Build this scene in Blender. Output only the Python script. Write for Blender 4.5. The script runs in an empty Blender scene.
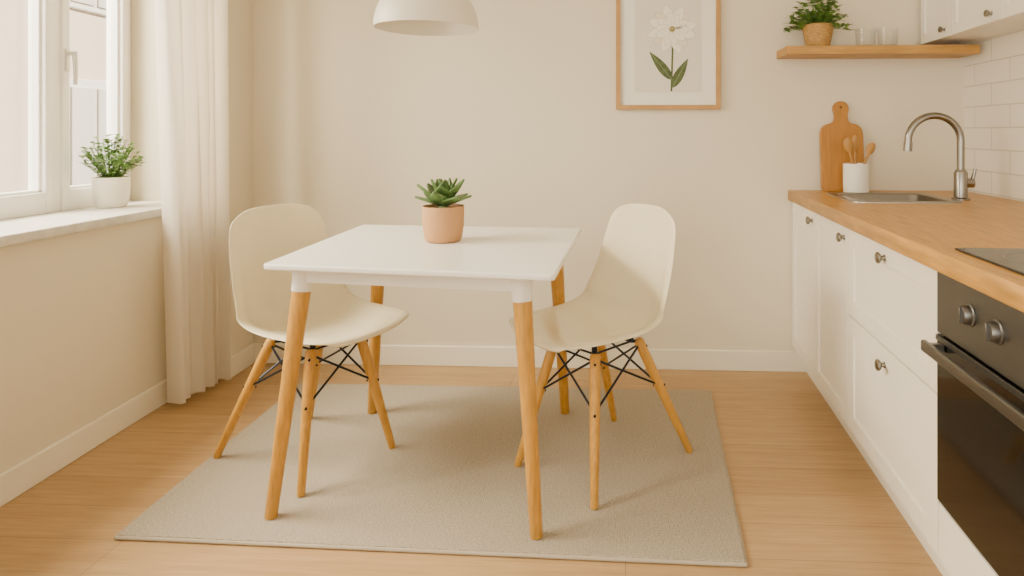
import bpy, bmesh, math, random
from mathutils import Vector, Matrix
random.seed(4)
SC=bpy.context.scene
COL=SC.collection
R=math.radians

# ------------------------------------------------------------------ materials
def newmat(name):
    m=bpy.data.materials.new(name); m.use_nodes=True
    nt=m.node_tree; b=nt.nodes['Principled BSDF']
    return m,nt,b
def mat(name,col,rough=0.5,metal=0.0,noise=0.0,nscale=8,bump=0.0,bscale=60,spec=0.5,coat=0.0,stretch=None,bdist=0.002):
    m,nt,b=newmat(name)
    b.inputs['Base Color'].default_value=(*col,1); b.inputs['Roughness'].default_value=rough
    b.inputs['Metallic'].default_value=metal
    b.inputs['Specular IOR Level'].default_value=spec
    b.inputs['Coat Weight'].default_value=coat
    tc=nt.nodes.new('ShaderNodeTexCoord')
    vec=tc.outputs['Object']
    if stretch:
        mp=nt.nodes.new('ShaderNodeMapping'); mp.inputs['Scale'].default_value=stretch
        nt.links.new(vec,mp.inputs['Vector']); vec=mp.outputs['Vector']
    if noise>0:
        n=nt.nodes.new('ShaderNodeTexNoise'); n.inputs['Scale'].default_value=nscale; n.inputs['Detail'].default_value=5
        nt.links.new(vec,n.inputs['Vector'])
        r=nt.nodes.new('ShaderNodeValToRGB')
        r.color_ramp.elements[0].position=0.3; r.color_ramp.elements[1].position=0.7
        r.color_ramp.elements[0].color=(*[c*(1-noise) for c in col],1)
        r.color_ramp.elements[1].color=(*[min(1,c*(1+noise)) for c in col],1)
        nt.links.new(n.outputs['Fac'],r.inputs['Fac']); nt.links.new(r.outputs['Color'],b.inputs['Base Color'])
    if bump>0:
        n=nt.nodes.new('ShaderNodeTexNoise'); n.inputs['Scale'].default_value=bscale; n.inputs['Detail'].default_value=3
        nt.links.new(vec,n.inputs['Vector'])
        bp=nt.nodes.new('ShaderNodeBump'); bp.inputs['Strength'].default_value=bump; bp.inputs['Distance'].default_value=bdist
        nt.links.new(n.outputs['Fac'],bp.inputs['Height']); nt.links.new(bp.outputs['Normal'],b.inputs['Normal'])
    return m
def brickmat(name,c1,c2,mortar,bw,rh,ms,offset,rough,axes='XY',rot=0,grain=0.0,bump=0.3,freq=2):
    m,nt,b=newmat(name); b.inputs['Roughness'].default_value=rough
    tc=nt.nodes.new('ShaderNodeTexCoord'); mp=nt.nodes.new('ShaderNodeMapping')
    mp.inputs['Rotation'].default_value=(0,0,rot)
    if axes=='XY':
        nt.links.new(tc.outputs['Object'],mp.inputs['Vector'])
    else:
        s=nt.nodes.new('ShaderNodeSeparateXYZ'); c=nt.nodes.new('ShaderNodeCombineXYZ')
        nt.links.new(tc.outputs['Object'],s.inputs['Vector'])
        nt.links.new(s.outputs[axes[0]],c.inputs['X']); nt.links.new(s.outputs[axes[1]],c.inputs['Y'])
        nt.links.new(c.outputs['Vector'],mp.inputs['Vector'])
    br=nt.nodes.new('ShaderNodeTexBrick')
    nt.links.new(mp.outputs['Vector'],br.inputs['Vector'])
    br.inputs['Scale'].default_value=1; br.inputs['Brick Width'].default_value=bw; br.inputs['Row Height'].default_value=rh
    br.inputs['Mortar Size'].default_value=ms; br.inputs['Mortar Smooth'].default_value=0.2
    br.offset=offset; br.offset_frequency=freq
    br.inputs['Color1'].default_value=(*c1,1); br.inputs['Color2'].default_value=(*c2,1); br.inputs['Mortar'].default_value=(*mortar,1)
    out=br.outputs['Color']
    if grain>0:
        for (sc,gs,det) in (((1.0,16,1),1.0,6),((2.5,70,1),.6,3)):
            m2=nt.nodes.new('ShaderNodeMapping'); m2.inputs['Scale'].default_value=sc
            nt.links.new(mp.outputs['Vector'],m2.inputs['Vector'])
            n=nt.nodes.new('ShaderNodeTexNoise'); n.inputs['Scale'].default_value=3; n.inputs['Detail'].default_value=det; n.inputs['Roughness'].default_value=0.65
            nt.links.new(m2.outputs['Vector'],n.inputs['Vector'])
            g=grain*gs
            rr=nt.nodes.new('ShaderNodeValToRGB'); rr.color_ramp.elements[0].position=0.3; rr.color_ramp.elements[1].position=0.7
            rr.color_ramp.elements[0].color=(1-g,(1-g*1.15),(1-g*1.3),1); rr.color_ramp.elements[1].color=(1,1,1,1)
            nt.links.new(n.outputs['Fac'],rr.inputs['Fac'])
            mx=nt.nodes.new('ShaderNodeMixRGB'); mx.blend_type='MULTIPLY'; mx.inputs['Fac'].default_value=1
            nt.links.new(out,mx.inputs['Color1']); nt.links.new(rr.outputs['Color'],mx.inputs['Color2']); out=mx.outputs['Color']
    nt.links.new(out,b.inputs['Base Color'])
    bp=nt.nodes.new('ShaderNodeBump'); bp.inputs['Strength'].default_value=bump; bp.inputs['Distance'].default_value=0.002; bp.invert=True
    nt.links.new(br.outputs['Fac'],bp.inputs['Height']); nt.links.new(bp.outputs['Normal'],b.inputs['Normal'])
    return m
def rugmat():
    m,nt,b=newmat('rug_weave'); b.inputs['Roughness'].default_value=.95; b.inputs['Specular IOR Level'].default_value=.1
    tc=nt.nodes.new('ShaderNodeTexCoord')
    mp=nt.nodes.new('ShaderNodeMapping'); mp.inputs['Scale'].default_value=(1,1.7,1); nt.links.new(tc.outputs['Object'],mp.inputs['Vector'])
    v=nt.nodes.new('ShaderNodeTexVoronoi'); v.inputs['Scale'].default_value=150; v.inputs['Randomness'].default_value=.5
    nt.links.new(mp.outputs['Vector'],v.inputs['Vector'])
    n=nt.nodes.new('ShaderNodeTexNoise'); n.inputs['Scale'].default_value=130; n.inputs['Detail'].default_value=6; n.inputs['Roughness'].default_value=.8
    nt.links.new(mp.outputs['Vector'],n.inputs['Vector'])
    ad=nt.nodes.new('ShaderNodeMath'); ad.operation='MULTIPLY_ADD'; ad.inputs[1].default_value=-.5
    nt.links.new(v.outputs['Distance'],ad.inputs[0]); nt.links.new(n.outputs['Fac'],ad.inputs[2])
    r=nt.nodes.new('ShaderNodeValToRGB'); r.color_ramp.elements[0].position=.06; r.color_ramp.elements[1].position=.60
    r.color_ramp.elements[0].color=(.28,.235,.175,1); r.color_ramp.elements[1].color=(.58,.505,.40,1)
    nt.links.new(ad.outputs[0],r.inputs['Fac']); nt.links.new(r.outputs['Color'],b.inputs['Base Color'])
    bp=nt.nodes.new('ShaderNodeBump'); bp.inputs['Strength'].default_value=1; bp.inputs['Distance'].default_value=.0025
    nt.links.new(ad.outputs[0],bp.inputs['Height']); nt.links.new(bp.outputs['Normal'],b.inputs['Normal'])
    return m
def glassmat(name,tint=(1,1,1),refl=0.06):
    m=bpy.data.materials.new(name); m.use_nodes=True; nt=m.node_tree; nt.nodes.clear()
    o=nt.nodes.new('ShaderNodeOutputMaterial'); t=nt.nodes.new('ShaderNodeBsdfTransparent'); g=nt.nodes.new('ShaderNodeBsdfGlossy')
    t.inputs['Color'].default_value=(*tint,1); g.inputs['Roughness'].default_value=0.02
    lw=nt.nodes.new('ShaderNodeLayerWeight'); lw.inputs['Blend'].default_value=refl*3
    mx=nt.nodes.new('ShaderNodeMixShader')
    nt.links.new(lw.outputs['Facing'],mx.inputs['Fac']); nt.links.new(t.outputs[0],mx.inputs[1]); nt.links.new(g.outputs[0],mx.inputs[2])
    nt.links.new(mx.outputs[0],o.inputs['Surface']); return m
def curtainmat():
    m=bpy.data.materials.new('curtain_linen'); m.use_nodes=True; nt=m.node_tree; nt.nodes.clear()
    o=nt.nodes.new('ShaderNodeOutputMaterial'); d=nt.nodes.new('ShaderNodeBsdfDiffuse'); t=nt.nodes.new('ShaderNodeBsdfTranslucent'); tr=nt.nodes.new('ShaderNodeBsdfTransparent')
    d.inputs['Color'].default_value=(0.88,0.82,0.73,1); t.inputs['Color'].default_value=(0.88,0.82,0.72,1)
    tc=nt.nodes.new('ShaderNodeTexCoord'); n=nt.nodes.new('ShaderNodeTexNoise'); n.inputs['Scale'].default_value=300
    bp=nt.nodes.new('ShaderNodeBump'); bp.inputs['Strength'].default_value=0.15; bp.inputs['Distance'].default_value=0.001
    nt.links.new(tc.outputs['Object'],n.inputs['Vector']); nt.links.new(n.outputs['Fac'],bp.inputs['Height']); nt.links.new(bp.outputs['Normal'],d.inputs['Normal'])
    m1=nt.nodes.new('ShaderNodeMixShader'); m1.inputs['Fac'].default_value=0.42
    m2=nt.nodes.new('ShaderNodeMixShader'); m2.inputs['Fac'].default_value=0.10
    nt.links.new(d.outputs[0],m1.inputs[1]); nt.links.new(t.outputs[0],m1.inputs[2])
    nt.links.new(m1.outputs[0],m2.inputs[1]); nt.links.new(tr.outputs[0],m2.inputs[2]); nt.links.new(m2.outputs[0],o.inputs['Surface'])
    return m
WALL=mat('wall_paint',(0.755,0.675,0.525),0.85,bump=0.08,bscale=180)
CEIL=mat('ceiling_paint',(0.85,0.80,0.68),0.9)
TRIM=mat('trim_paint',(0.84,0.78,0.64),0.5)
WINF=mat('window_paint',(0.90,0.88,0.83),0.35)
WINH=mat('window_handle_metal',(0.66,0.64,0.58),0.3,metal=.6)
SILL=mat('sill_stone',(0.68,0.645,0.58),0.4,noise=0.10,nscale=30)
FLOOR=brickmat('floor_oak',(0.575,0.375,0.180),(0.505,0.322,0.148),(0.30,0.185,0.085),1.45,0.165,0.0013,0.37,0.40,'XY',R(2.6),grain=0.24,bump=0.2,freq=3)
TILE=brickmat('wall_tile',(0.86,0.81,0.70),(0.84,0.79,0.68),(0.66,0.60,0.49),0.30,0.10,0.003,0.5,0.18,'YZ',0,bump=0.6)
RUG=rugmat()
RUGH=mat('rug_hem',(0.46,0.395,0.31),0.95,bump=0.8,bscale=300,spec=0.1)
TABLE=mat('table_white',(0.92,0.90,0.845),0.28)
SHELL=mat('chair_plastic',(0.86,0.765,0.545),0.16)
LEG=mat('beech_leg',(0.57,0.285,0.042),0.40,noise=0.16,nscale=14,stretch=(8,8,1))
BLACK=mat('black_wire',(0.015,0.02,0.032),0.35,metal=0.6)
WORK=mat('worktop_wood',(0.525,0.27,0.058),0.36,noise=0.28,nscale=6,stretch=(16,1.1,8))
SHELFW=mat('shelf_wood',(0.46,0.24,0.056),0.45,noise=0.2,nscale=6,stretch=(1.2,12,14))
CAB=mat('cabinet_paint',(0.88,0.835,0.73),0.36)
STEEL=mat('brushed_steel',(0.34,0.31,0.27),0.34,metal=1.0,noise=0.06,nscale=20,stretch=(1,1,30))
STEELB=mat('basin_steel',(0.24,0.22,0.19),0.4,metal=1.0)
OVST=mat('oven_steel',(0.135,0.133,0.128),0.42,metal=0.9,noise=0.06,nscale=20,stretch=(1,1,30))
OVKN=mat('oven_knob_metal',(0.15,0.146,0.138),0.36,metal=0.9)
CHROME=mat('satin_chrome',(0.28,0.26,0.23),0.27,metal=1.0)
NICKEL=mat('nickel_knob',(0.26,0.235,0.19),0.32,metal=1.0)
OVG=mat('oven_glass',(0.004,0.0035,0.003),0.08,spec=.42)
HOBG=mat('hob_glass',(0.02,0.02,0.02),0.14,spec=.35)
HOBR=mat('hob_mark',(0.25,0.24,0.23),0.3)
DARK=mat('dark_cavity',(0.05,0.045,0.04),0.7)
TERRA=mat('terracotta',(0.57,0.305,0.13),0.7,noise=0.05,nscale=12,bump=0.2)
SOIL=mat('soil',(0.06,0.04,0.025),0.95,bump=1,bscale=120)
POTW=mat('pot_ceramic',(0.86,0.81,0.70),0.45,noise=0.04,nscale=20)
WICK=mat('woven_pot',(0.43,0.24,0.068),0.7,noise=0.3,nscale=60,bump=1,bscale=90,stretch=(1,1,3))
SUCC=mat('succulent_leaf',(0.10,0.185,0.05),0.4,noise=0.35,nscale=14)
HERB=mat('herb_leaf',(0.20,0.36,0.09),0.5,noise=0.35,nscale=25)
IVY=mat('shelf_plant_leaf',(0.12,0.23,0.035),0.5,noise=0.35,nscale=22)
STEM=mat('stem_green',(0.16,0.27,0.08),0.6)
BOARD=mat('chopping_board_wood',(0.42,0.18,0.025),0.45,noise=0.14,nscale=7,stretch=(12,1,1))
SPOON=mat('spoon_wood',(0.45,0.22,0.048),0.5,noise=0.12,nscale=10)
LAMP=mat('lamp_enamel',(0.82,0.765,0.65),0.4)
FRAME=mat('frame_oak',(0.48,0.26,0.075),0.45,noise=0.12,nscale=12)
MATB=mat('mat_board',(0.87,0.83,0.73),0.8)
PAPER=mat('art_paper',(0.76,0.70,0.595),0.8,noise=0.02,nscale=6)
PETAL=mat('print_petal',(0.90,0.85,0.70),0.8)
PETAL2=mat('print_petal_shade',(0.80,0.73,0.56),0.8)
PVEIN=mat('print_petal_vein',(0.50,0.44,0.30),0.8)
PYEL=mat('print_centre',(0.42,0.30,0.08),0.8)
PGRN=mat('print_green',(0.09,0.12,0.045),0.8,noise=0.3,nscale=40)
PGRN2=mat('print_green_vein',(0.26,0.31,0.16),0.8)
GLASS=glassmat('window_glass',(1,1,1),.03); TUMB=glassmat('tumbler_glass',(0.985,0.988,0.985),0.055)
CURT=curtainmat()
FAC=mat('facade_render',(0.86,0.66,0.50),0.9); FACW=mat('facade_trim',(0.88,0.81,0.72),0.7); FACG=mat('facade_glass',(0.76,0.68,0.58),0.5)

# ------------------------------------------------------------------ mesh helpers
def add_box(bm,x0,x1,y0,y1,z0,z1,bev=0.0,seg=2,mi=0):
    t=bmesh.new()
    r=bmesh.ops.create_cube(t,size=1)
    for v in t.verts:
        v.co=Vector(((x0+x1)/2+v.co.x*(x1-x0),(y0+y1)/2+v.co.y*(y1-y0),(z0+z1)/2+v.co.z*(z1-z0)))
    if bev>0: bmesh.ops.bevel(t,geom=list(t.edges),offset=bev,segments=seg,profile=0.5,affect='EDGES')
    for f in t.faces: f.material_index=mi
    me=bpy.data.meshes.new('tmp'); t.to_mesh(me); t.free(); bm.from_mesh(me); bpy.data.meshes.remove(me)
    return bm
def box(x0,x1,y0,y1,z0,z1,bev=0.0,seg=2): return add_box(bmesh.new(),x0,x1,y0,y1,z0,z1,bev,seg)
def add_lathe(bm,prof,seg=40,axis='Z',off=(0,0,0),mi=0):
    off=Vector(off); rings=[]
    for r,h in prof:
        ring=[]
        if r<1e-6:
            p=Vector((0,0,h))
            if axis=='X': p=Vector((h,0,0))
            ring=[bm.verts.new(p+off)]
        else:
            for i in range(seg):
                a=2*math.pi*i/seg
                p=Vector((r*math.cos(a),r*math.sin(a),h))
                if axis=='X': p=Vector((h,r*math.cos(a),r*math.sin(a)))
                ring.append(bm.verts.new(p+off))
        rings.append(ring)
    for a,b in zip(rings[:-1],rings[1:]):
        for i in range(seg):
            j=(i+1)%seg
            if len(a)==1 and len(b)==1: continue
            if len(a)==1: f=bm.faces.new((a[0],b[i],b[j]))
            elif len(b)==1: f=bm.faces.new((a[i],a[j],b[0]))
            else: f=bm.faces.new((a[i],a[j],b[j],b[i]))
            f.material_index=mi
    return bm
def add_tube(bm,pts,rad,seg=12,cap=True,mi=0):
    pts=[Vector(p) for p in pts]
    if not isinstance(rad,(list,tuple)): rad=[rad]*len(pts)
    t0=(pts[1]-pts[0]).normalized()
    n=t0.orthogonal().normalized(); rings=[]
    for i,p in enumerate(pts):
        if i==0: t=t0
        elif i==len(pts)-1: t=(pts[-1]-pts[-2]).normalized()
        else: t=((pts[i+1]-p).normalized()+(p-pts[i-1]).normalized()).normalized()
        n=(n-t*n.dot(t)).normalized(); b=t.cross(n)
        rings.append([bm.verts.new(p+(n*math.cos(2*math.pi*k/seg)+b*math.sin(2*math.pi*k/seg))*rad[i]) for k in range(seg)])
    for a,b in zip(rings[:-1],rings[1:]):
        for i in range(seg):
            f=bm.faces.new((a[i],a[(i+1)%seg],b[(i+1)%seg],b[i])); f.material_index=mi
    if cap:
        f=bm.faces.new(list(reversed(rings[0]))); f.material_index=mi
        f=bm.faces.new(rings[-1]); f.material_index=mi
    return bm
def add_leaf(bm,base,d,nrm,L,W,bend=0.3,cup=0.2,n=6,tip=1.0,mi=0,sk=0.75):
    base=Vector(base); d=Vector(d).normalized(); nrm=Vector(nrm); nrm=(nrm-d*nrm.dot(d)).normalized(); s=d.cross(nrm)
    rows=[]
    for i in range(n+1):
        u=i/n
        c=base+d*(L*u)-nrm*(bend*L*u*u)
        w=W*0.5*(max(0,math.sin(math.pi*min(1,(u**sk)*0.97+0.03))))**tip
        if i==n: rows.append([bm.verts.new(c)]); continue
        rows.append([bm.verts.new(c+s*w+nrm*cup*w),bm.verts.new(c),bm.verts.new(c-s*w+nrm*cup*w)])
    for a,b in zip(rows[:-1],rows[1:]):
        if len(b)==1:
            fs=[bm.faces.new((a[0],a[1],b[0])),bm.faces.new((a[1],a[2],b[0]))]
        else:
            fs=[bm.faces.new((a[0],a[1],b[1],b[0])),bm.faces.new((a[1],a[2],b[2],b[1]))]
        for f in fs: f.material_index=mi; f.smooth=True
def obj(name,bm,mats,parent=None,M=None,smooth=False,ang=0.7,recalc=True,kind=None,label=None,cat=None,group=None):
    if isinstance(bm,bmesh.types.BMesh):
        if recalc: bmesh.ops.recalc_face_normals(bm,faces=list(bm.faces))
        if smooth:
            for f in bm.faces: f.smooth=True
            for e in bm.edges:
                if len(e.link_faces)==2 and e.calc_face_angle(0)>ang: e.smooth=False
        me=bpy.data.meshes.new(name); bm.to_mesh(me); bm.free()
    else: me=bm
    o=bpy.data.objects.new(name,me)
    if not isinstance(mats,(list,tuple)): mats=[mats]
    if len(me.materials)==0:
        for m in mats: me.materials.append(m)
    COL.objects.link(o)
    if parent: o.parent=parent
    if M is not None: o.matrix_local=M
    if kind: o['kind']=kind
    if label: o['label']=label
    if cat: o['category']=cat
    if group: o['group']=group
    return o
def empty(name,M,label,cat,group=None):
    e=bpy.data.objects.new(name,None); e.empty_display_size=0.1; COL.objects.link(e)
    e.matrix_world=M; e['label']=label; e['category']=cat
    if group: e['group']=group
    return e
def T(x,y,z=0): return Matrix.Translation((x,y,z))
def Rz(a): return Matrix.Rotation(R(a),4,'Z')
def curve_mesh(splines,extr,bev=0.0,bres=2,res=8):
    cu=bpy.data.curves.new('c','CURVE'); cu.dimensions='2D'; cu.fill_mode='BOTH'; cu.extrude=extr; cu.bevel_depth=bev; cu.bevel_resolution=bres
    for pts in splines:
        s=cu.splines.new('POLY'); s.points.add(len(pts)-1)
        for i,p in enumerate(pts): s.points[i].co=(p[0],p[1],0,1)
        s.use_cyclic_u=True
    o=bpy.data.objects.new('c',cu); COL.objects.link(o); bpy.context.view_layer.update()
    me=bpy.data.meshes.new_from_object(o.evaluated_get(bpy.context.evaluated_depsgraph_get()))
    bpy.data.objects.remove(o); bpy.data.curves.remove(cu); me.materials.clear()
    return me
def rrect(x0,x1,y0,y1,r,n=6):
    P=[]
    for cx,cy,a0 in ((x1-r,y1-r,0),(x0+r,y1-r,90),(x0+r,y0+r,180),(x1-r,y0+r,270)):
        for i in range(n+1):
            a=R(a0+90*i/n); P.append((cx+r*math.cos(a),cy+r*math.sin(a)))
    return P
def bmesh_from(me,M=None):
    b=bmesh.new(); b.from_mesh(me); bpy.data.meshes.remove(me)
    if M is not None: b.transform(M)
    return b

# ------------------------------------------------------------------ frames
MB=T(-1.76,3.335)@Rz(-2.576)
MK=T(0.721,0)@Rz(-4.403)
KW=0.832
# ------------------------------------------------------------------ room shell
obj('floor',box(-2.3,2.2,-1.6,3.5,-0.05,0),FLOOR,kind='structure')
obj('ceiling',box(-2.3,2.2,-1.6,3.5,2.6,2.66),CEIL,kind='structure')
obj('wall_back',box(-0.3,3.75,0,0.12,0,2.6),WALL,M=MB,kind='structure')
b=bmesh.new()
add_box(b,-2.30,-1.885,-1.6,3.10,0,0.825)
add_box(b,-2.30,-1.885,-1.6,3.10,2.30,2.6)
add_box(b,-2.30,-1.885,-1.6,0.60,0.825,2.30)
add_box(b,-2.30,-1.885,3.08,3.10,0.825,2.30)
add_box(b,-2.30,-1.76,3.10,3.36,0,2.6)
obj('wall_left',b,WALL,kind='structure')
obj('wall_right',box(KW,KW+0.1,-1.6,3.30,0,2.6),TILE,M=MK,kind='structure')
BH=0.10
def skirt(name,x0,x1,y0,y1,M=None):
    obj(name,box(x0,x1,y0,y1,0,BH,0.003,1),TRIM,M=M,kind='structure')
skirt('baseboard_left',-1.885,-1.870,-1.6,3.10)
skirt('baseboard_corner',-1.76,-1.745,3.085,3.33)
skirt('baseboard_back',0.015,2.80,-0.016,0,MB)
me=curve_mesh([[(-2.235,0.6),(-1.855,0.6),(-1.855,3.075),(-2.235,3.075)]],0.014,0.004)
obj('trim_1',bmesh_from(me,T(0,0,0.838)),SILL,kind='structure')
# window
b=bmesh.new(); X0,X1=-2.285,-2.205
YN,YF,ZB,ZT=0.60,3.08,0.825,2.30
add_box(b,X0,X1,YN,YF,ZB,ZB+0.055,0.004); add_box(b,X0,X1,YN,YF,ZT-0.05,ZT,0.004)
add_box(b,X0-.002,X1+.003,YF-0.045,YF-.001,ZB,ZT,0.004); add_box(b,X0-.002,X1+.003,YN+.001,YN+0.05,ZB,ZT,0.004)
for ym in (2.645,1.55): add_box(b,X0-.004,X1+.006,ym-0.026,ym+0.026,ZB,ZT,0.004)
win=obj('window_1',b,WINF,kind='structure')
for (ya,yb) in ((2.668,3.045),(1.57,2.622),(0.64,1.53)):
    b=bmesh.new(); xa,xb=-2.260,-2.188; w=0.038; za,zb=ZB+0.030,ZT-0.04
    add_box(b,xa,xb,ya,ya+w,za,zb,0.006); add_box(b,xa,xb,yb-w,yb,za,zb,0.006)
    add_box(b,xa+.001,xb-.001,ya+w-.004,yb-w+.004,za,za+0.085,0.004); add_box(b,xa+.001,xb-.001,ya+w-.004,yb-w+.004,zb-w,zb,0.004)
    # inner glazing bead
    g=.010
    add_box(b,xa+.01,xb-.018,ya+w-.002,ya+w+g,za+.085,zb-w,0.002,1); add_box(b,xa+.01,xb-.018,yb-w-g,yb-w+.002,za+.085,zb-w,0.002,1)
    add_box(b,xa+.01,xb-.018,ya+w,yb-w,za+.083,za+.085+g,0.002,1)
    s=obj('window_sash',b,WINF,parent=win)
    obj('window_glass',box(-2.238,-2.234,ya+w,yb-w,za+0.085,zb-w),GLASS,parent=win)
b=bmesh.new()
add_box(b,-2.190,-2.181,2.676,2.700,1.43,1.525,0.004)
add_tube(b,[(-2.19,2.688,1.505),(-2.155,2.688,1.505)],0.008)
add_tube(b,[(-2.155,2.688,1.512),(-2.151,2.688,1.44),(-2.151,2.686,1.375)],[0.010,0.009,0.007])
obj('window_handle',b,WINH,parent=win,smooth=True)
# curtain + rod
b=bmesh.new(); NU,NV=190,30
grid=[]
for j in range(NV+1):
    v=j/NV; z=0.035+v*2.405
    y0=2.735-0.15*v**1.2; y1=3.03
    row=[]
    for i in range(NU+1):
        u=i/NU
        uu=u+.030*math.sin(u*7.3+1.1)+.012*math.sin(u*17+v*1.5)
        ph=uu*2*math.pi*5.5
        amp=(0.036+0.012*math.sin(4.3*u*3.1+1))*(1.0-0.2*v)
        x=-1.775+0.035*u+amp*math.sin(ph+0.6*math.sin(v*2.6+u*5))+0.007*math.sin(ph*2.3+v*3)*(1-.5*v)
        y=y0+(y1-y0)*(u+0.018*math.sin(2*ph))
        row.append(b.verts.new((x,y,z+0.006*math.sin(ph+1)*(1-v))))
    grid.append(row)
for j in range(NV):
    for i in range(NU): b.faces.new((grid[j][i],grid[j][i+1],grid[j+1][i+1],grid[j+1][i]))
obj('curtain',b,CURT,smooth=True,ang=3,label='sheer off-white floor-length curtain gathered beside the window',cat='curtain')
b=bmesh.new(); add_tube(b,[(-1.76,0.5,2.46),(-1.76,3.09,2.46)],0.012,16)
rod=obj('curtain_rod',b,WINF,smooth=True,label='white metal curtain rod above the window',cat='curtain rod')
for y in (0.7,3.04):
    b=bmesh.new(); add_tube(b,[(-1.885,y,2.47),(-1.76,y,2.47)],0.008,10)
    obj('rod_bracket',b,WINF,parent=rod,smooth=True)
# neighbouring facade
b=bmesh.new(); add_box(b,-9.4,-9,0,18,-6,8.5)
for yy in (3.2,6.0,8.8,11.6,14.4):
    for zz in (-3.0,0.2,3.4):
        add_box(b,-9.0,-8.93,yy-0.7,yy+0.7,zz-0.1,zz+1.9,0.02,1,1)
        add_box(b,-8.95,-8.90,yy-0.55,yy-0.04,zz+0.02,zz+1.75,0,1,2)
        add_box(b,-8.95,-8.90,yy+0.04,yy+0.55,zz+0.02,zz+1.75,0,1,2)
obj('neighbouring_building',b,[FAC,FACW,FACG],label='pale pink rendered building seen through the window',cat='building')

# ------------------------------------------------------------------ rug
RT=0.015
quad=[(-1.390,1.882),(0.407,1.762),(0.515,2.935),(-1.375,3.02)]
b=bmesh.new()
def quadslab(b,q,z0,z1,mi=0):
    lo=[b.verts.new((x,y,z0)) for x,y in q]; hi=[b.verts.new((x,y,z1)) for x,y in q]
    b.faces.new(list(reversed(lo))).material_index=mi; b.faces.new(hi).material_index=mi
    for i in range(4): b.faces.new((lo[i],lo[(i+1)%4],hi[(i+1)%4],hi[i])).material_index=mi
quadslab(b,quad,0,RT)
bmesh.ops.bevel(b,geom=list(b.edges),offset=0.004,segments=2,profile=0.5,affect='EDGES')
rug=obj('rug',b,RUG,label='flat woven beige-grey area rug under the table',cat='rug')
b=bmesh.new()
pp=[Vector((x,y,RT*0.42)) for x,y in quad]; pp.append(pp[0])
for a,d in zip(pp[:-1],pp[1:]): add_tube(b,[a,d],0.0056,8)
obj('hem',b,RUGH,parent=rug,smooth=True)

# ------------------------------------------------------------------ table
TZ=0.78; tc=Vector((-0.545,2.326,0))
tab=empty('dining_table',T(tc.x,tc.y,RT),'white square table with splayed beech legs and white collars','table')
q=[(-1.008,1.972),(-0.120,1.823),(-0.065,2.70),(-1.006,2.81)]
def roundpoly(q,r,n=6):
    P=[]; N=len(q)
    for i in range(N):
        p=Vector(q[i]); a=(Vector(q[i-1])-p).normalized(); c=(Vector(q[(i+1)%N])-p).normalized()
        s=p+a*r; e=p+c*r
        for k in range(n+1):
            t=k/n; P.append(tuple(s*(1-t)**2+p*2*t*(1-t)+e*t*t))
    return P
me=curve_mesh([roundpoly([(x-tc.x,y-tc.y) for x,y in q],0.014)],0.005,0.004)
obj('table_top',bmesh_from(me,T(0,0,TZ-RT-0.009)),TABLE,parent=tab)
tops=[(-0.918,2.05),(-0.222,1.925),(-0.161,2.56),(-0.885,2.66)]
feet=[(-0.983,1.965),(-0.171,1.87),(-0.129,2.70),(-0.93,2.70)]
b=bmesh.new()
atop=[(-0.925,2.035),(-0.215,1.912),(-0.155,2.57),(-0.89,2.67)]
for i in range(4):
    x0,y0=atop[i]; x1,y1=atop[(i+1)%4]
    a=Vector((x0-tc.x,y0-tc.y,0)); d=Vector((x1-tc.x,y1-tc.y,0)); u=(d-a).normalized(); n=Vector((u.y,-u.x,0))*0.009
    zt,zb=TZ-RT-0.018,TZ-RT-0.068
    vs=[]
    for z in (zb,zt): vs.append([b.verts.new(p+Vector((0,0,z))) for p in (a-n,d-n,d+n,a+n)])
    lo,hi=vs; b.faces.new(lo); b.faces.new(hi)
    for k in range(4): b.faces.new((lo[k],lo[(k+1)%4],hi[(k+1)%4],hi[k]))
obj('apron',b,TABLE,parent=tab)
for (t,f) in zip(tops,feet):
    ft=Vector((f[0]-tc.x,f[1]-tc.y,0)); tp=Vector((t[0]-tc.x,t[1]-tc.y,TZ-RT-0.02)); d=tp-ft; L=d.length
    def P(s): return ft+d*s
    b=bmesh.new(); add_tube(b,[P(0.0),P(0.004),P(0.5),P(0.90)],[0.0165,0.0185,0.0235,0.0285],24)
    obj('leg',b,LEG,parent=tab,smooth=True)
    b=bmesh.new(); add_tube(b,[P(0.895),P(0.90),P(0.95),P(0.99),P(1.0)],[0.0295,0.0305,0.032,0.035,0.037],24)
    obj('leg_collar',b,TABLE,parent=tab,smooth=True,label='white plastic leg collar')

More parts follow.
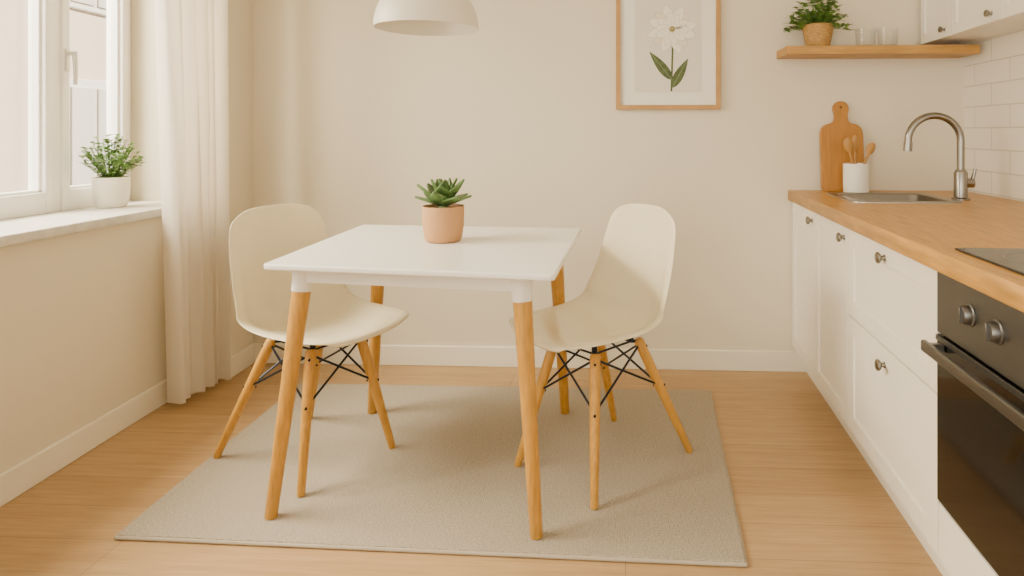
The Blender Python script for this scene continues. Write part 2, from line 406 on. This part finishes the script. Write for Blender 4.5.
# ------------------------------------------------------------------ chairs
prof=[(.240,.459,.150,0),(.252,.467,.172,0),(.254,.475,.190,.001),(.240,.481,.206,.006),(.185,.479,.221,.016),(.110,.469,.231,.028),(.026,.458,.237,.042),(-.053,.450,.240,.057),
(-.118,.451,.242,.075),(-.176,.468,.243,.094),(-.214,.505,.240,.105),(-.234,.565,.233,.096),(-.244,.637,.225,.080),(-.251,.705,.218,.066),
(-.257,.768,.210,.056),(-.262,.817,.200,.050),(-.266,.853,.186,.044),(-.268,.879,.160,.034),(-.268,.890,.122,.024)]
def shell_bm():
    b=bmesh.new(); N=18; rows=[]
    for i,(x,z,hw,k) in enumerate(prof):
        a=prof[max(0,i-1)]; c=prof[min(len(prof)-1,i+1)]
        t=Vector((c[0]-a[0],0,c[1]-a[1])).normalized(); n=Vector((abs(t.z),0,abs(t.x)))
        if i<3: n=Vector((0,0,1))
        row=[]
        for j in range(-N//2,N//2+1):
            u=j/(N/2)
            p=Vector((x,hw*.965*u,z))+n*k*abs(u)**2.1
            if i<=3: p.x-=0.036*abs(u)**3.5*(1-.2*i)
            if i>=16: p.z-=0.008*abs(u)**3
            if abs(u)>.95 and 3<i<17: p+=Vector((0,math.copysign(.012,u),0))-n*.008   # curled rim
            row.append(b.verts.new(p))
        rows.append(row)
    for r0,r1 in zip(rows[:-1],rows[1:]):
        for j in range(N): b.faces.new((r0[j],r0[j+1],r1[j+1],r1[j]))
    return b
ZL=0.426
def chair(M,label,lrot,off,toff,hx=.243,offy=0.0):
    e=empty('dining_chair',M,label,'chair','dining chairs at the table')
    s=obj('seat_shell',shell_bm(),SHELL,parent=e,smooth=True,ang=3)
    m=s.modifiers.new('sol','SOLIDIFY'); m.thickness=0.0055; m.offset=0
    m=s.modifiers.new('sub','SUBSURF'); m.levels=2; m.render_levels=2
    def rr(L,o,oy=0): 
        c_,s_=math.cos(R(lrot)),math.sin(R(lrot))
        return [(x*c_-y*s_+o,x*s_+y*c_+oy) for x,y in L]
    tp=rr([(0.110,0.100),(0.110,-0.100),(-0.110,-0.100),(-0.110,0.100)],toff,offy*.5)
    fp=rr([(hx,0.187),(hx,-0.187),(-hx,-0.187),(-hx,0.187)],off,offy)
    for (t,f) in zip(tp,fp):
        F=Vector((f[0],f[1],0)); Tt=Vector((t[0],t[1],ZL)); d=Tt-F
        b=bmesh.new(); add_tube(b,[F,F+d*.01,F+d*.45,F+d*.85,F+d*.985,Tt],[.0105,.0125,.0165,.0185,.0175,.013],20)
        obj('leg',b,LEG,parent=e,smooth=True)
    b=bmesh.new()
    def at(i,z):
        F=Vector((fp[i][0],fp[i][1],0)); Tt=Vector((tp[i][0],tp[i][1],ZL)); return F+(Tt-F)*(z/ZL)
    r=0.0040
    for i in range(4):
        j=(i+1)%4
        a0,a1=at(i,.255),at(j,.255); b0,b1=at(i,.41),at(j,.41)
        add_tube(b,[a0,b1],r,8)
        add_tube(b,[a1,b0],r,8)
        dirv=Vector((a0.x+.02,a0.y,0)).normalized()
        for zz in (.255,.40):
            p=at(i,zz); add_tube(b,[p-dirv*.022,p+dirv*.022],.0045,10)
    for i in range(4):
        p=Vector((tp[i][0]*.85,tp[i][1]*.85,.418)); add_tube(b,[p,p+Vector((0,0,.034))],.010,12)
        add_tube(b,[at(i,.418),p],.006,8)
        add_tube(b,[p,Vector((tp[(i+1)%4][0]*.85,tp[(i+1)%4][1]*.85,.418))],r,8)
    obj('wire_base',b,BLACK,parent=e,smooth=True,label='black steel wire bracing')
    return e
chair(T(-0.985,2.345,RT)@Rz(-24),'cream moulded plastic chair with beech legs near the window',-7,-.072,-.025,.243,-.012)
chair(T(-0.018,2.315,RT)@Rz(180+33),'cream moulded plastic chair with beech legs on the kitchen side',13,-.045,-.015,.250,.026)

# ------------------------------------------------------------------ pendant lamp
lp=empty('pendant_lamp',T(-0.572,2.2,1.53),'cream dome pendant lamp hanging above the table','lamp')
b=bmesh.new(); prof2=[]
for i in range(15):
    a=R(i*6); prof2.append((0.173*math.cos(a)**0.85 if i<14 else 0.02,0.165*math.sin(a)))
outer=prof2; inner=[(max(r-0.004,0.012),h-0.003 if h>0.01 else h) for r,h in reversed(prof2)]
add_lathe(b,outer+inner+[outer[0]],64)
obj('lamp_shade',b,LAMP,parent=lp,smooth=True,ang=1.2)
b=bmesh.new(); add_lathe(b,[(0,.225),(.018,.222),(.022,.20),(.022,.15),(0,.15)],24); obj('lamp_socket',b,LAMP,parent=lp,smooth=True)
b=bmesh.new(); add_tube(b,[(0,0,.22),(0,0,1.05)],.003,8); obj('lamp_cord',b,LAMP,parent=lp,smooth=True)
b=bmesh.new(); add_lathe(b,[(0,1.02),(.05,1.03),(.055,1.07),(0,1.07)],32); obj('ceiling_rose',b,LAMP,parent=lp,smooth=True)
b=bmesh.new(); add_lathe(b,[(0,.04),(.02,.045),(.03,.07),(.028,.09),(.014,.13),(.013,.15),(0,.15)],24); obj('light_bulb',b,mat('bulb_glass',(.95,.93,.88),.3),parent=lp,smooth=True)

# ------------------------------------------------------------------ plants
e=empty('potted_succulent',T(-0.560,2.385,TZ),'green succulent in a terracotta pot standing on the table','potted plant')
b=bmesh.new(); add_lathe(b,[(0,0),(.052,0),(.062,.004),(.068,.014),(.0745,.060),(.0760,.126),(.0750,.130),(.0735,.130),(.0725,.126),(.071,.118),(0,.118)],48)
obj('pot',b,TERRA,parent=e,smooth=True)
b=bmesh.new(); add_lathe(b,[(0,.123),(.04,.123),(.0705,.1185)],32); obj('soil',b,SOIL,parent=e,smooth=True)
b=bmesh.new()
for ring,(n,el,L,W,h) in enumerate([(7,22,.112,.070,.130),(6,42,.114,.070,.136),(5,60,.108,.062,.142),(4,74,.096,.046,.148),(2,85,.078,.032,.15)]):
    for i in range(n):
        a=2*math.pi*(i+.5*(ring%2))/n+random.uniform(-.15,.15); ee=R(el+random.uniform(-8,8))
        d=Vector((math.cos(a)*math.cos(ee),math.sin(a)*math.cos(ee),math.sin(ee)))
        nn=Vector((-math.cos(a)*math.sin(ee),-math.sin(a)*math.sin(ee),math.cos(ee)))
        add_leaf(b,Vector((math.cos(a)*.012,math.sin(a)*.012,h-.004)),d,nn,L*random.uniform(.88,1.08),W,-.10,.28,8,.95)
s=obj('leaves',b,SUCC,parent=e,recalc=False)
m=s.modifiers.new('s','SOLIDIFY'); m.thickness=.009; m.offset=-1; m=s.modifiers.new('u','SUBSURF'); m.levels=1; m.render_levels=2
b=bmesh.new(); add_tube(b,[(0,0,.11),(0,0,.15)],[.02,.014],12); obj('stem',b,SUCC,parent=e,smooth=True)
def bushy(b,z0,h,spread,nst,leafL,leafW,droop=0.0,seedv=1,xclip=None):
    rnd=random.Random(seedv)
    for s in range(nst):
        a=rnd.uniform(0,6.283); rr=spread*math.sqrt(rnd.uniform(0.02,1)); H=h*(1-0.45*(rr/spread)**2)*rnd.uniform(.75,1.05)
        end=Vector((math.cos(a)*rr,math.sin(a)*rr,z0+H-droop*(rr/spread)**2))
        st=Vector((math.cos(a)*rr*.15,math.sin(a)*rr*.15,z0-.01))
        mid=st*.4+end*.6+Vector((0,0,H*.12)); pts=[]
        for k in range(6):
            t=k/5; pts.append(st*(1-t)**2+mid*2*t*(1-t)+end*t*t)
        if xclip is not None:
            for p in pts: p.x=max(p.x,xclip+0.01)
        for k in range(5):
            if (pts[k+1]-pts[k]).length<1e-5: pts[k+1].z+=.001
        add_tube(b,pts,.0011,5,mi=1)
        for k in range(1,6):
            for q_ in range(3 if k<5 else 4):
                aa=rnd.uniform(0,6.283); up=rnd.uniform(-.1,.9)
                d=Vector((math.cos(aa),math.sin(aa),up)); L=leafL*rnd.uniform(.6,1.1)
                base=pts[k]+(pts[k-1]-pts[k])*rnd.uniform(0,.7)
                if xclip is not None and base.x+d.normalized().x*L<xclip: d.x=abs(d.x)
                add_leaf(b,base,d,Vector((0,0,1)),L,leafW*rnd.uniform(.7,1.1),.2,.15,4)
e=empty('potted_herb',T(-2.088,2.80,0.856),'small leafy green herb in a white pot on the windowsill','potted plant')
b=bmesh.new(); add_lathe(b,[(0,0),(.050,0),(.057,.007),(.066,.06),(.069,.126),(.067,.131),(.062,.131),(.061,.116),(0,.116)],48); obj('pot',b,POTW,parent=e,smooth=True)
b=bmesh.new(); add_lathe(b,[(0,.122),(.04,.122),(.0605,.117)],32); obj('soil',b,SOIL,parent=e,smooth=True)
b=bmesh.new(); bushy(b,.12,.20,.120,72,.026,.018,0.02,3,xclip=-0.09); obj('foliage',b,[HERB,STEM],parent=e,recalc=False)

# ------------------------------------------------------------------ picture
fx0,fx1,fz0,fz1=1.862,2.378,1.292,1.99
pf=empty('framed_picture',MB@T((fx0+fx1)/2,-0.012,fz0),'oak-framed botanical print of a pale flower on the wall','picture')
W=(fx1-fx0)/2; H=fz1-fz0
b=bmesh.new(); w=.022
o4=[(-W,0),(W,0),(W,H),(-W,H)]; i4=[(-W+w,w),(W-w,w),(W-w,H-w),(-W+w,H-w)]
vo=[[b.verts.new((x,y,z)) for x,z in o4] for y in (0.012,-0.014)]; vi=[[b.verts.new((x,y,z)) for x,z in i4] for y in (0.012,-0.014)]
for i in range(4):
    j=(i+1)%4
    b.faces.new((vo[1][i],vo[1][j],vi[1][j],vi[1][i])); b.faces.new((vo[0][i],vi[0][i],vi[0][j],vo[0][j]))
    b.faces.new((vo[0][i],vo[0][j],vo[1][j],vo[1][i])); b.faces.new((vi[0][i],vi[1][i],vi[1][j],vi[0][j]))
obj('frame',b,FRAME,parent=pf)
obj('mat_board',box(-W+w,W-w,0.0,0.008,w,H-w),MATB,parent=pf)
PW=.165; obj('art_paper',box(-PW,PW,-0.0015,0.0,.085,H-.085),PAPER,parent=pf)
b=bmesh.new(); fc=Vector((0.02,-0.0032,1.690-fz0)); N=Vector((0,-1,0))
def flatstrip(pts,w,mi):
    for p,q_ in zip(pts[:-1],pts[1:]):
        p=Vector(p); q_=Vector(q_); t=(q_-p).normalized(); s=Vector((t.z,0,-t.x))*w
        b.faces.new([b.verts.new(x) for x in (p-s,p+s,q_+s,q_-s)]).material_index=mi
for ringn,(NP,LL,WW,yb) in enumerate(((12,.120,.050,0.0),(10,.082,.036,-.0016))):
    for i in range(NP):
        a=2*math.pi*(i+.5*ringn)/NP+.2+.08*math.sin(i*2.3); d=Vector((math.cos(a),0,math.sin(a)*.92)); L=LL*(1.0,.90,.96)[i%3]
        yo=yb-.0004*(i%3)
        add_leaf(b,fc+d*.006+Vector((0,yo+.0002,0)),d,N,L+.002,WW+.0022,0,0,14,.75,4,1.15)
        add_leaf(b,fc+d*.006+Vector((0,yo,0)),d,N,L,WW,0,0,14,.75,(0,1,0)[i%3] if ringn==0 else 0,1.15)
        dn=d.normalized()
        flatstrip([fc+dn*.015+Vector((0,yo-.0001,0)),fc+dn*(L*.72)+Vector((0,yo-.0001,0))],.0006,4)
add_tube(b,[fc+Vector((0,-.0028,0)),fc+Vector((0,-.0036,0))],.0145,20,mi=2)
for i in range(24):
    a=i*2.4; r=.0135*math.sqrt(i/24)
    p=fc+Vector((math.cos(a)*r,-.0036,math.sin(a)*r)); add_tube(b,[p,p+Vector((0,-.0006,0))],.0018,6,mi=1 if i%3==0 else 3)
flatstrip([(fc.x,-.0021,fc.z-.01),(fc.x+.003,-.0021,fc.z-.10),(fc.x,-.0021,fc.z-.20),(fc.x-.003,-.0021,1.382-fz0)],.0046,3)
for base,tipp,wd in (((fc.x,1.440),(-.092,1.580),.048),((fc.x,1.400),(.100,1.545),.048)):
    p=Vector((base[0],-.0026,base[1]-fz0)); q_=Vector((tipp[0],-.0026,tipp[1]-fz0)); dd=(q_-p)
    add_leaf(b,p,dd,N,dd.length,wd,0,0,10,.9,3)
    flatstrip([p+Vector((0,-.0002,0)),p+dd*.92+Vector((0,-.0002,0))],.0010,5)
obj('flower_print',b,[PETAL,PETAL2,PYEL,PGRN,PVEIN,PGRN2],parent=pf,recalc=False)

# ------------------------------------------------------------------ kitchen base units
def knob(parent,x,y,z,s=1.0):
    b=bmesh.new(); add_lathe(b,[(0,0),(.010*s,0),(.0075*s,-.003),(.006*s,-.009),(.014*s,-.014),(.0175*s,-.019),(.0165*s,-.024),(.010*s,-.027),(0,-.0275)],24,'X')
    return obj('knob',b,NICKEL,parent=parent,M=T(x,y,z),smooth=True,label='brushed nickel knob')
def front(name,parent,y0,y1,z0,z1,xf=0.0,st=.055):
    b=bmesh.new(); g=.0024
    ya,yb,za,zb=y0+g,y1-g,z0+g,z1-g
    add_box(b,xf+.007,xf+.019,ya+st-.004,yb-st+.004,za+st-.004,zb-st+.004)
    add_box(b,xf,xf+.019,ya,ya+st,za,zb,.0012,1); add_box(b,xf,xf+.019,yb-st,yb,za,zb,.0012,1)
    add_box(b,xf,xf+.019,ya+st,yb-st,za,za+st,.0008,1); add_box(b,xf,xf+.019,ya+st,yb-st,zb-st,zb,.0008,1)
    return obj(name,b,CAB,parent=parent)
CZ0,CZ1=0.128,0.842
def base_unit(ya,yb,kind,label,nk=True,sinkcut=False):
    e=empty('base_cabinet',MK@T(0,ya,CZ0),label,'cabinet','base cabinets under the worktop')
    w=yb-ya; h=CZ1-CZ0
    b=bmesh.new()
    add_box(b,.020,.80,.001,.017,0,h); add_box(b,.020,.80,w-.017,w-.001,0,h)
    add_box(b,.020,.80,.017,w-.017,0,.016); add_box(b,.790,.80,.017,w-.017,.016,h)
    add_box(b,.020,.10,.017,w-.017,h-.018,h)
    if not sinkcut: add_box(b,.10,.79,.017,w-.017,h-.018,h)
    obj('body',b,CAB,parent=e)
    if kind=='door':
        d=front('door',e,0,w,0,h-.004,0,.05 if w>.3 else .03)
        if nk: knob(d,0,.045,h-.045)
    else:
        sp=.53-CZ0
        d1=front('drawer',e,0,w,sp,h-.004); knob(d1,0,w/2,(0.80-CZ0))
        d2=front('drawer',e,0,w,0,sp); knob(d2,0,w/2,(0.476-CZ0))
    return e
base_unit(2.781,3.215,'door','narrow white panelled base cabinet next to the wall',True,True)
base_unit(2.327,2.780,'door','white panelled base cabinet with a nickel knob',True,True)
base_unit(1.612,2.326,'drawers','white base cabinet with two deep panelled drawers')
base_unit(0.45,0.998,'door','white panelled base cabinet beyond the oven')
obj('plinth',box(.068,.085,.45,3.215,0,CZ0),CAB,M=MK,label='white recessed plinth board under the base cabinets',cat='plinth')
sx0,sx1,sy0,sy1=.135,.535,2.66,3.04
me=curve_mesh([[(-.018,.45),(KW-.004,.45),(KW-.004,3.243),(-.018,3.208)],rrect(sx0,sx1,sy0,sy1,.05)],.022,.003)
obj('worktop',bmesh_from(me,T(0,0,.869)),WORK,M=MK,label='continuous oak worktop over the base cabinets',cat='worktop')
WT=.894
e=empty('sink',MK@T((sx0+sx1)/2,(sy0+sy1)/2,WT),'stainless steel sink set into the oak worktop','sink')
hx_,hy_=(sx1-sx0)/2,(sy1-sy0)/2
def ringmesh(L,capit):
    b=bmesh.new(); rings=[]
    for (ox,oy,r,z) in L: rings.append([b.verts.new((x,y,z)) for x,y in rrect(-hx_-ox,hx_+ox,-hy_-oy,hy_+oy,r)])
    for a,c in zip(rings[:-1],rings[1:]):
        n=len(a)
        for i in range(n): b.faces.new((a[i],a[(i+1)%n],c[(i+1)%n],c[i]))
    if capit: b.faces.new(rings[-1])
    return b
obj('basin',ringmesh(((-.016,-.016,.04,.003),(-.020,-.020,.04,-.004),(-.026,-.026,.035,-.13),(-.05,-.05,.02,-.15)),True),STEELB,parent=e,smooth=True,ang=.9)
obj('sink_rim',ringmesh(((.024,.024,.06,0.0),(.023,.023,.058,.0045),(.019,.019,.056,.006),(-.010,-.010,.045,.006),(-.016,-.016,.04,.003)),False),STEEL,parent=e,smooth=True,ang=.9)
b=bmesh.new(); add_lathe(b,[(0,-.148),(.03,-.148),(.034,-.149)],24); obj('drain',b,CHROME,parent=e,smooth=True)
# faucet
e=empty('faucet',MK@T(.602,2.79,WT),'satin steel gooseneck faucet beside the sink','faucet')
b=bmesh.new(); add_lathe(b,[(0,0),(.036,0),(.036,.007),(.027,.012),(.026,.115),(.019,.128),(0,.128)],32); obj('faucet_body',b,CHROME,parent=e,smooth=True)
pts=[(0,0,.12),(0,0,.18)]+[(-.107+.107*math.cos(R(a)),0,.248+.107*math.sin(R(a))) for a in range(0,171,10)]
pts+=[(-.215,0,.232)]
b=bmesh.new(); add_tube(b,pts,.0150,20); add_tube(b,[(-.2133,0,.243),(-.2165,0,.205)],.0175,20)
obj('spout',b,CHROME,parent=e,smooth=True)
b=bmesh.new(); add_tube(b,[(.018,0,.072),(.050,0,.072)],.020,20); add_tube(b,[(.044,0,.076),(.054,0,.110),(.058,0,.132)],[.009,.007,.006],12)
obj('lever',b,CHROME,parent=e,smooth=True)
# hob
e=empty('hob',MK@T(.29,1.30,WT),'black glass cooktop set into the worktop','cooktop')
obj('glass_plate',box(-.262,.262,-.29,.285,0,.006,.0025,2),HOBG,parent=e)
b=bmesh.new()
for x,y,r in ((-.13,.14,.085),(.12,.14,.105),(-.13,-.14,.105),(.12,-.14,.085)):
    add_lathe(b,[(r,.0061),(r,.0064),(r-.002,.0064),(r-.002,.0061)],48,off=(x,y,0))
obj('burner_mark',b,HOBR,parent=e)
# oven housing
ya,yb=1.0,1.610
e=empty('oven_housing',MK@T(0,ya,CZ0),'white cabinet housing around the built-in oven','cabinet')
w=yb-ya; b=bmesh.new()
add_box(b,.02,.80,0.001,.010,0,CZ1-CZ0); add_box(b,.02,.80,w-.010,w-.001,0,CZ1-CZ0); add_box(b,.02,.80,.01,w-.01,.118,.130); add_box(b,.78,.80,.01,w-.01,0,CZ1-CZ0)
obj('body',b,CAB,parent=e)
obj('bottom_panel',box(0,.019,.002,w-.002,.001,.138,.001,1),CAB,parent=e)
ob=0.272
e=empty('oven',MK@T(0,ya,ob),'built-in stainless steel oven with a dark glass door','oven')
H=CZ1-ob-.002
obj('body',box(.022,.55,.014,w-.014,0.0,H-.006),DARK,parent=e)
obj('control_panel',box(-.004,.021,.003,w-.003,H-.150,H,.002,2),OVST,parent=e)
for (yy,zz) in ((1.440,.776),(1.327,.773),(1.10,.773)):
    b=bmesh.new(); add_lathe(b,[(0,0),(.025,0),(.025,-.003),(.0215,-.005),(.020,-.018),(.018,-.021),(0,-.021)],32,'X')
    add_box(b,-.026,-.018,-.004,.004,-.018,.018,.001,1)
    obj('knob',b,OVKN,parent=e,M=T(-.004,yy-ya,zz-ob),smooth=True,label='round dark steel oven knob')
b=bmesh.new()
dz0,dz1=.004,H-.156
add_box(b,-.004,.020,.003,w-.003,dz0,dz1,.002,2,0)
d=obj('door',b,OVG,parent=e)
b=bmesh.new()
add_box(b,-.0075,-.0045,.003,w-.003,dz1-.014,dz1-.001,.0008,1)
obj('door_trim',b,OVST,parent=d)
b=bmesh.new()
add_box(b,-.050,-.036,.012,w-.018,dz1-.038,dz1-.010,.005,3)
add_box(b,-.04,-.006,.03,.05,dz1-.034,dz1-.014,.002,1); add_box(b,-.04,-.006,w-.05,w-.03,dz1-.034,dz1-.014,.002,1)
obj('handle',b,OVKN,parent=d,label='flat dark steel handle bar')
# upper cabinets
ux=.832-.222; uz0,uz1=1.606,2.3
ys=[3.215,2.895,2.500,2.10,1.70]
for i in range(4):
    y1,y0=ys[i],ys[i+1]
    e=empty('wall_cabinet',MK@T(ux,y0+.001,uz0),'white panelled wall cabinet with a nickel knob above the worktop','cabinet','wall cabinets')
    w=y1-y0-.002
    obj('body',box(.020,.220,.0,w,0.0,uz1-uz0),CAB,parent=e)
    d=front('door',e,0,w,-.004,uz1-uz0,0,.045); knob(d,0,.06,.032,.8)
# shelf
sh=obj('wall_shelf',box(2.655,3.53,-.205,-.001,1.540,1.580,.003,2),SHELFW,M=MB,label='thick oak wall shelf below the wall cabinet',cat='shelf')
e=empty('potted_shelf_plant',MB@T(2.825,-.11,1.580),'trailing green plant in a woven tan pot on the shelf','potted plant')
b=bmesh.new(); pr=[(0,0),(.048,0)]
for k in range(12): pr.append((.052+.020*(k/11)**.8+(.0018 if k%2 else 0),.006+.1*k/11))
pr+=[(.068,.110),(.064,.106),(.062,.095),(0,.095)]
add_lathe(b,pr,48); obj('pot',b,WICK,parent=e,smooth=True,ang=2)
b=bmesh.new(); add_lathe(b,[(0,.1),(.04,.1),(.0615,.096)],32); obj('soil',b,SOIL,parent=e,smooth=True)
b=bmesh.new(); bushy(b,.10,.19,.160,70,.036,.025,.13,8)
bmesh.ops.transform(b,matrix=Matrix.Diagonal((1,.6,1,1)),verts=list(b.verts)); obj('foliage',b,[IVY,STEM],parent=e,recalc=False)
for x in (3.045,3.148):
    b=bmesh.new(); add_lathe(b,[(0,0),(.040,0),(.043,.003),(.047,.088),(.0455,.088),(.0405,.010),(0,.010)],40)
    obj('drinking_glass',b,TUMB,M=MB@T(x,-.12,1.580),smooth=True,label='clear glass tumbler standing on the wooden shelf',cat='glass',group='tumblers on the shelf')
# cutting board
hw=.100; half=[]
for a in range(-90,1,15): half.append((hw-.02+.02*math.cos(R(a)),.02+.02*math.sin(R(a))))
half.append((hw,.262))
for t in [i/8 for i in range(1,9)]:
    p0=Vector((hw,.262)); p1=Vector((hw,.312)); p2=Vector((.078,.318)); p3=Vector((.042,.326))
    half.append(tuple(p0*(1-t)**3+p1*3*t*(1-t)**2+p2*3*t*t*(1-t)+p3*t**3))
half+=[(.033,.336),(.029,.355),(.029,.372)]
for a in range(-25,90,12): half.append((.035*math.cos(R(a)),.398+.035*math.sin(R(a))))
Q=half+[(-x,y) for x,y in reversed(half)]
hole=[(.009*math.cos(R(a)),.404+.009*math.sin(R(a))) for a in range(0,360,30)]
me=curve_mesh([Q,hole],.007,.003)
obj('cutting_board',bmesh_from(me,Matrix.Rotation(R(90),4,'X')),BOARD,M=MB@T(2.80+.161,-.055,WT+.003)@Matrix.Rotation(R(-5.5),4,'X'),label='wooden paddle cutting board leaning against the wall',cat='cutting board')
# utensil crock
cm=MK@T(.268,3.092,WT)
b=bmesh.new(); add_lathe(b,[(0,0),(.050,0),(.056,.006),(.058,.03),(.058,.134),(.056,.138),(.052,.138),(.051,.132),(.050,.012),(0,.010)],48)
obj('utensil_crock',b,POTW,M=cm,smooth=True,label='white ceramic crock holding wooden utensils on the worktop',cat='crock')
def spoon(M,L,hw,hl,label,flat=False):
    b=bmesh.new(); add_tube(b,[(0,0,0),(0,0,L*.5),(0,0,L)],[.0055,.006,.007],12)
    t=bmesh.new(); bmesh.ops.create_uvsphere(t,u_segments=20,v_segments=12,radius=1)
    for v in t.verts:
        v.co=Vector((v.co.x*hw,v.co.y*.008+(.006*(v.co.x**2) if not flat else 0),L+hl*.9+v.co.z*hl))
    me=bpy.data.meshes.new('t'); t.to_mesh(me); t.free(); b.from_mesh(me); bpy.data.meshes.remove(me)
    obj('wooden_spoon' if not flat else 'wooden_spatula',b,SPOON,M=M,smooth=True,label=label,cat='utensil')
def tilt(dx,ax,ay,dy=0): return cm@T(dx,dy,.014)@Matrix.Rotation(R(ay),4,'Y')@Matrix.Rotation(R(ax),4,'X')
spoon(tilt(.002,3,-12,-.018),.185,.023,.036,'wooden spoon standing in the white crock')
spoon(tilt(0.0,1,0,.012),.18,.019,.042,'flat wooden spatula standing in the white crock',True)
spoon(tilt(-.020,3,23,-.004),.185,.020,.030,'short wooden spoon standing in the white crock')

# ------------------------------------------------------------------ light
w=bpy.data.worlds.new('World'); SC.world=w; w.use_nodes=True; nt=w.node_tree; bg=nt.nodes['Background']
tcn=nt.nodes.new('ShaderNodeTexCoord'); sp=nt.nodes.new('ShaderNodeSeparateXYZ'); nt.links.new(tcn.outputs['Generated'],sp.inputs['Vector'])
mr=nt.nodes.new('ShaderNodeMapRange'); mr.inputs['From Min'].default_value=-.1; mr.inputs['From Max'].default_value=.75
mr.inputs['To Min'].default_value=0.16; mr.inputs['To Max'].default_value=10.5
mm=nt.nodes.new('ShaderNodeMath'); mm.operation='MULTIPLY'; mm.inputs[1].default_value=-1
nt.links.new(sp.outputs['X'],mm.inputs[0]); nt.links.new(mm.outputs[0],mr.inputs['Value']); nt.links.new(mr.outputs['Result'],bg.inputs['Strength'])
bg.inputs['Color'].default_value=(1.0,.935,.79,1)
def area(name,loc,rot,sx,sy,en,col):
    l=bpy.data.lights.new(name,'AREA'); l.shape='RECTANGLE'; l.size=sx; l.size_y=sy; l.energy=en; l.color=col
    o=bpy.data.objects.new(name,l); COL.objects.link(o); o.location=loc; o.rotation_euler=rot; return o
area('window_light',(-3.4,1.7,3.1),(0,R(-52),0),1.5,2.3,580,(1,.905,.70))
area('room_fill',(-0.2,0.6,2.57),(0,0,0),2.4,2.0,5,(1,.88,.66))  # weak fill lamp added below the ceiling, stands for no fixture
l=bpy.data.lights.new('street_sun','SUN'); l.energy=15; l.angle=R(2); l.color=(1,.94,.83)
o=bpy.data.objects.new('street_sun',l); COL.objects.link(o)
o.rotation_euler=Vector((-.75,-.35,-.56)).to_track_quat('-Z','Y').to_euler()

# ------------------------------------------------------------------ camera
cd=bpy.data.cameras.new('camera'); co=bpy.data.objects.new('camera',cd); COL.objects.link(co)
cd.sensor_width=36; cd.lens=650/1024*36; cd.shift_x=-0.082; cd.shift_y=-0.1523; cd.clip_start=.02
co.location=(0,0,1.18); co.rotation_euler=(R(90),0,0)
SC.camera=co
